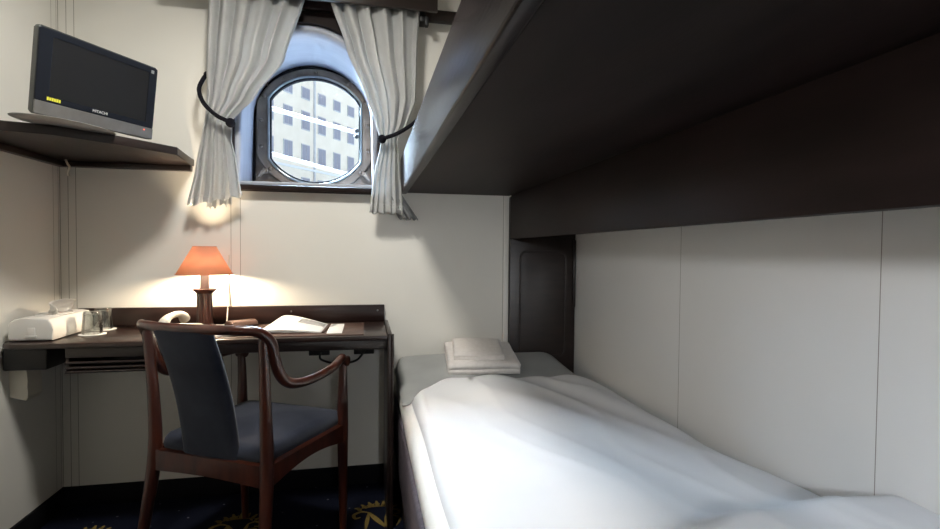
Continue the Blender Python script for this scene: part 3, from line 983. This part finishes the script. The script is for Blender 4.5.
plate('lower_bezel', [rr(-W2 + .001, W2 - .001, .001, .0395, .004)], -.005, -.0002, M['tvsilver'], hz, .002)
lt = link('lettering', text_mesh('HITACHI', .0125, .0002), M['textwhite'], hz, (.0, -.0043, .0500), (PI / 2, 0, 0))
bm = bmesh.new()
for k in range(6):
    add_box(bm, (-.158 + k * .0065, -.0048, .046), (-.1528 + k * .0065, -.0042, .0555 - .0006 * (k % 2)), 0)
bm_obj('yellow_sticker', bm, M['yellow'], hz)
box('badge', (.165, -.0046, HT - .024), (.176, -.0041, HT - .013), M['silver'], hz, bev=.0004)
bm = bmesh.new(); bmesh.ops.create_uvsphere(bm, u_segments=10, v_segments=6, radius=.0022)
bm_obj('power_light', bm, M['led'], hz, loc=(.155, -.006, .030))
bm = bmesh.new()
add_lathe(bm, [(.085, 0), (.088, .003), (.084, .007), (.030, .011)], (0, 0, 0), 40)
bmesh.ops.scale(bm, vec=(1.7, .9, .45), verts=bm.verts)
bm_obj('foot', bm, M['silver'], tv, loc=(-.085, .02, 0))
box('neck', (-.04, .008, .003), (.04, .030, .030), M['silver'], tv, bev=.004)

# ------------------------------------------------------------------ curtains
def ipl(tab, t):
    for (a, va), (b, vb) in zip(tab, tab[1:]):
        if t <= b:
            k = (t - a) / (b - a) if b > a else 0
            k = k * k * (3 - 2 * k) * .4 + k * .6
            return va + (vb - va) * k
    return tab[-1][1]
def curtain(name, left, right, ytab, pleats, label, lining_side, bot=0.0):
    """left/right: (z, x) tables from top to bottom; pleats gather at the tieback"""
    zt, zb = left[0][0], left[-1][0]
    cur = empty(name, ((left[0][1] + right[0][1]) / 2, -.09, zb), 0, label, 'curtain', 'porthole curtains')
    o = cur.location
    L_ = [(-(z - zt), x) for z, x in left]
    R_ = [(-(z - zt), x) for z, x in right]
    def f(u, v):
        d = v * (zt - zb)
        xl, xr = ipl(L_, d), ipl(R_, d)
        w = xr - xl
        uu = u + .022 * math.sin(u * 2 * PI * pleats + .7) * .6 + .01 * math.sin(u * 23)
        x = xl + w * uu
        amp = min(.021, .046 * w + .004)
        ph = 2 * PI * pleats * u
        y = ipl(ytab, d) - amp * (math.sin(ph + 1.2 * math.sin(u * 5)) * .85 + .15 * math.sin(ph * 2.3 + 2 * v)) - .012 * math.sin(PI * u)
        z = zt - d
        if v > .93: z += (.004 * math.sin(ph * .7 + 1) + bot * u) * (v - .93) / .07
        return Vector((x, y, z)) - o
    c = grid('panel', 150, 60, f, M['curtain'], cur, thick=.0022)
    hemf = lambda u, v: f(u, .958 + .042 * v) + Vector((0, -.0016, 0))
    grid('hem', 150, 6, hemf, M['curtain'], cur, thick=.0022)
    def lin(u, v):
        q = f(lining_side[0] + (lining_side[1] - lining_side[0]) * u, .90 + .10 * v)
        return q + Vector((lining_side[2] * v, .022 + .008 * math.sin(u * 20), -.020 * v + .006 * math.sin(u * 31) * v))
    grid('lining', 60, 10, lin, M[lining_side[3]], cur, thick=.0015)
    return cur
curtain('curtain',
        [(2.135, .587), (1.838, .578), (1.70, .580), (1.62, .575), (1.555, .562), (1.40, .535), (1.243, .503)],
        [(2.135, .975), (1.864, .890), (1.702, .772), (1.602, .680), (1.52, .678), (1.439, .696), (1.262, .722)],
        [(0, -.085), (.45, -.085), (.60, -.082), (.9, -.085)], 5.6,
        'grey curtain tied back on the left of the porthole beside the corner shelf', (.30, .75, .004, 'curtain'), .050)
curtain('curtain',
        [(2.135, 1.068), (1.947, 1.132), (1.741, 1.216), (1.636, 1.258), (1.542, 1.284), (1.376, 1.250), (1.232, 1.236)],
        [(2.135, 1.458), (1.910, 1.446), (1.735, 1.440), (1.636, 1.405), (1.56, 1.360), (1.42, 1.372), (1.232, 1.385)],
        [(0, -.085), (.45, -.085), (.60, -.082), (.9, -.085)], 5.6,
        'grey curtain tied back on the right of the porthole beside the bunk', (.40, 1.0, .070, 'darklining'))
# rope tiebacks hooked to the wall
def tie(pts, knob, label):
    t = empty('curtain_tieback', pts[0], 0, label, 'tieback', 'rope tiebacks')
    o = Vector(pts[0])
    tube('rope', [Vector(p) - o for p in pts], .0085, M['rope'], t, smooth=8, seg=10)
    bm = bmesh.new(); bmesh.ops.create_uvsphere(bm, u_segments=14, v_segments=10, radius=.019)
    bm_obj('knot', bm, M['rope'], t, loc=Vector(knob) - o)
    lathe('hook', [(.012, 0), (.012, .004), (.005, .006), (.005, .014)], M['black'], t, seg=14).rotation_euler = (PI / 2, 0, 0)
tie([(.560, -.012, 1.808), (.556, -.050, 1.775), (.558, -.11, 1.715), (.582, -.135, 1.655), (.630, -.142, 1.608), (.672, -.135, 1.588)], (.682, -.135, 1.582), 'dark rope tieback around the left curtain')
tie([(1.475, -.012, 1.700), (1.470, -.06, 1.690), (1.452, -.12, 1.655), (1.410, -.138, 1.612), (1.350, -.142, 1.572), (1.300, -.135, 1.553)], (1.288, -.135, 1.548), 'dark rope tieback around the right curtain')
# pelmet with the curtain rod
pl = empty('curtain_pelmet', (1.0, -.14, 2.11), 0, 'dark wooden pelmet board above the porthole curtains', 'pelmet')
box('board', (-.56, 0, 0), (.525, .020, CZ - 2.11 - .002), M['darkwood'], pl, bev=.004)
box('top_board', (-.56, .0202, .15), (.525, .1095, .17), M['darkwood'], pl, bev=.003)
tube('rod', [(-.52, .058, .030), (.50, .058, .030)], .007, M['black'], pl, seg=10)
bm = bmesh.new()
add_box(bm, (.452, .045, -.028), (.480, .108, .010), .004)
add_tube(bm, [(.466, .058, -.02), (.466, .058, .036)], .010, seg=10)
add_box(bm, (.474, .030, -.050), (.490, .060, -.010), .004)
bm_obj('bracket', bm, M['black'], pl)

# ------------------------------------------------------------------ ceiling light (behind the camera)
cl = empty('ceiling_light', (.95, -1.05, CZ - .0005), 0, 'round opal ceiling light in the middle of the cabin', 'ceiling light')
lathe('rim', [(.150, -.001), (.150, -.020), (.140, -.022)], M['brightmetal'], cl, seg=40)
lathe('diffuser', [(.138, -.0225), (.130, -.040), (.095, -.058), (.045, -.066), (.002, -.067)], M['pendant'], cl, seg=40)

# unseen fill spotlight on the end wall, added to brighten right wall and bed
SPOT = Vector((1.45, FY + .16, 1.24))
AIM = (Vector((2.229, -1.95, .80)) - SPOT).normalized()
flp = empty('fill_lamp', (1.45, FY, 1.21), 0, 'small steel fill spotlight added out of view on the end wall', 'lamp')
lathe('wall_plate', [(.045, 0), (.045, .010), (.040, .014)], M['brightmetal'], flp, seg=28).rotation_euler = (-PI / 2, 0, 0)
tube('arm', [(0, .012, 0), (0, .05, -.004), (0, .080, .012)], .008, M['brightmetal'], flp, seg=10, smooth=4)
hd = lathe('head', [(.012, -.085), (.026, -.080), (.034, -.060), (.036, -.006), (.034, -.005), (.032, -.010), (.002, -.012)], M['brightmetal'], flp, seg=28, cap=False)
hd.location = SPOT - Vector((1.45, FY, 1.21))
hd.rotation_euler = AIM.to_track_quat('Z', 'Y').to_euler()

# ------------------------------------------------------------------ lights
def light(name, typ, loc, energy, color, **k):
    l = bpy.data.lights.new(name, typ)
    l.energy = energy; l.color = color
    for a, v in k.items(): setattr(l, a, v)
    o = bpy.data.objects.new(name, l)
    COL.objects.link(o); o.location = loc
    return o
o = light('ceiling_lamp_light', 'AREA', (.95, -1.05, CZ - .075), 25.0, (1.0, .96, .885), shape='DISK', size=.26)
sun = light('daylight', 'SUN', (0, 8, 9), 205.0, (.64, .81, 1.0), angle=math.radians(78))
o = light('fill_spot_light', 'SPOT', SPOT + AIM * .01, 70.0, (.94, .97, 1.0), spot_size=math.radians(92), spot_blend=1.0, shadow_soft_size=.03)  # light of the added fill spotlight
o.rotation_euler = AIM.to_track_quat('-Z', 'Y').to_euler()
d = Vector((.86, -1.42, -1.06)).normalized()
sun.rotation_euler = d.to_track_quat('-Z', 'Y').to_euler()

wd = bpy.data.worlds.new('sky'); SC.world = wd
wd.use_nodes = True
bg = wd.node_tree.nodes['Background']
bg.inputs[0].default_value = (.88, .93, 1.0, 1)
bg.inputs[1].default_value = .92

# ------------------------------------------------------------------ camera
cam = bpy.data.cameras.new('camera')
cam.sensor_width = 36
cam.lens = 510.05 * 36 / 940
cam.clip_start = .02; cam.clip_end = 500
co = bpy.data.objects.new('camera', cam)
COL.objects.link(co)
mt = Matrix((rgt, upv, -fwd)).transposed().to_4x4()
mt.translation = CAM
co.matrix_world = mt
SC.camera = co
SC.view_settings.view_transform = 'Standard'
SC.view_settings.look = 'None'
SC.view_settings.exposure = 0.0
SC.view_settings.gamma = 1.0
SC.view_settings.use_curve_mapping = False
SC.cycles.max_bounces = 10
SC.cycles.diffuse_bounces = 6
SC.cycles.transparent_max_bounces = 16
SC.cycles.sample_clamp_indirect = 4.0
SC.cycles.use_denoising = True
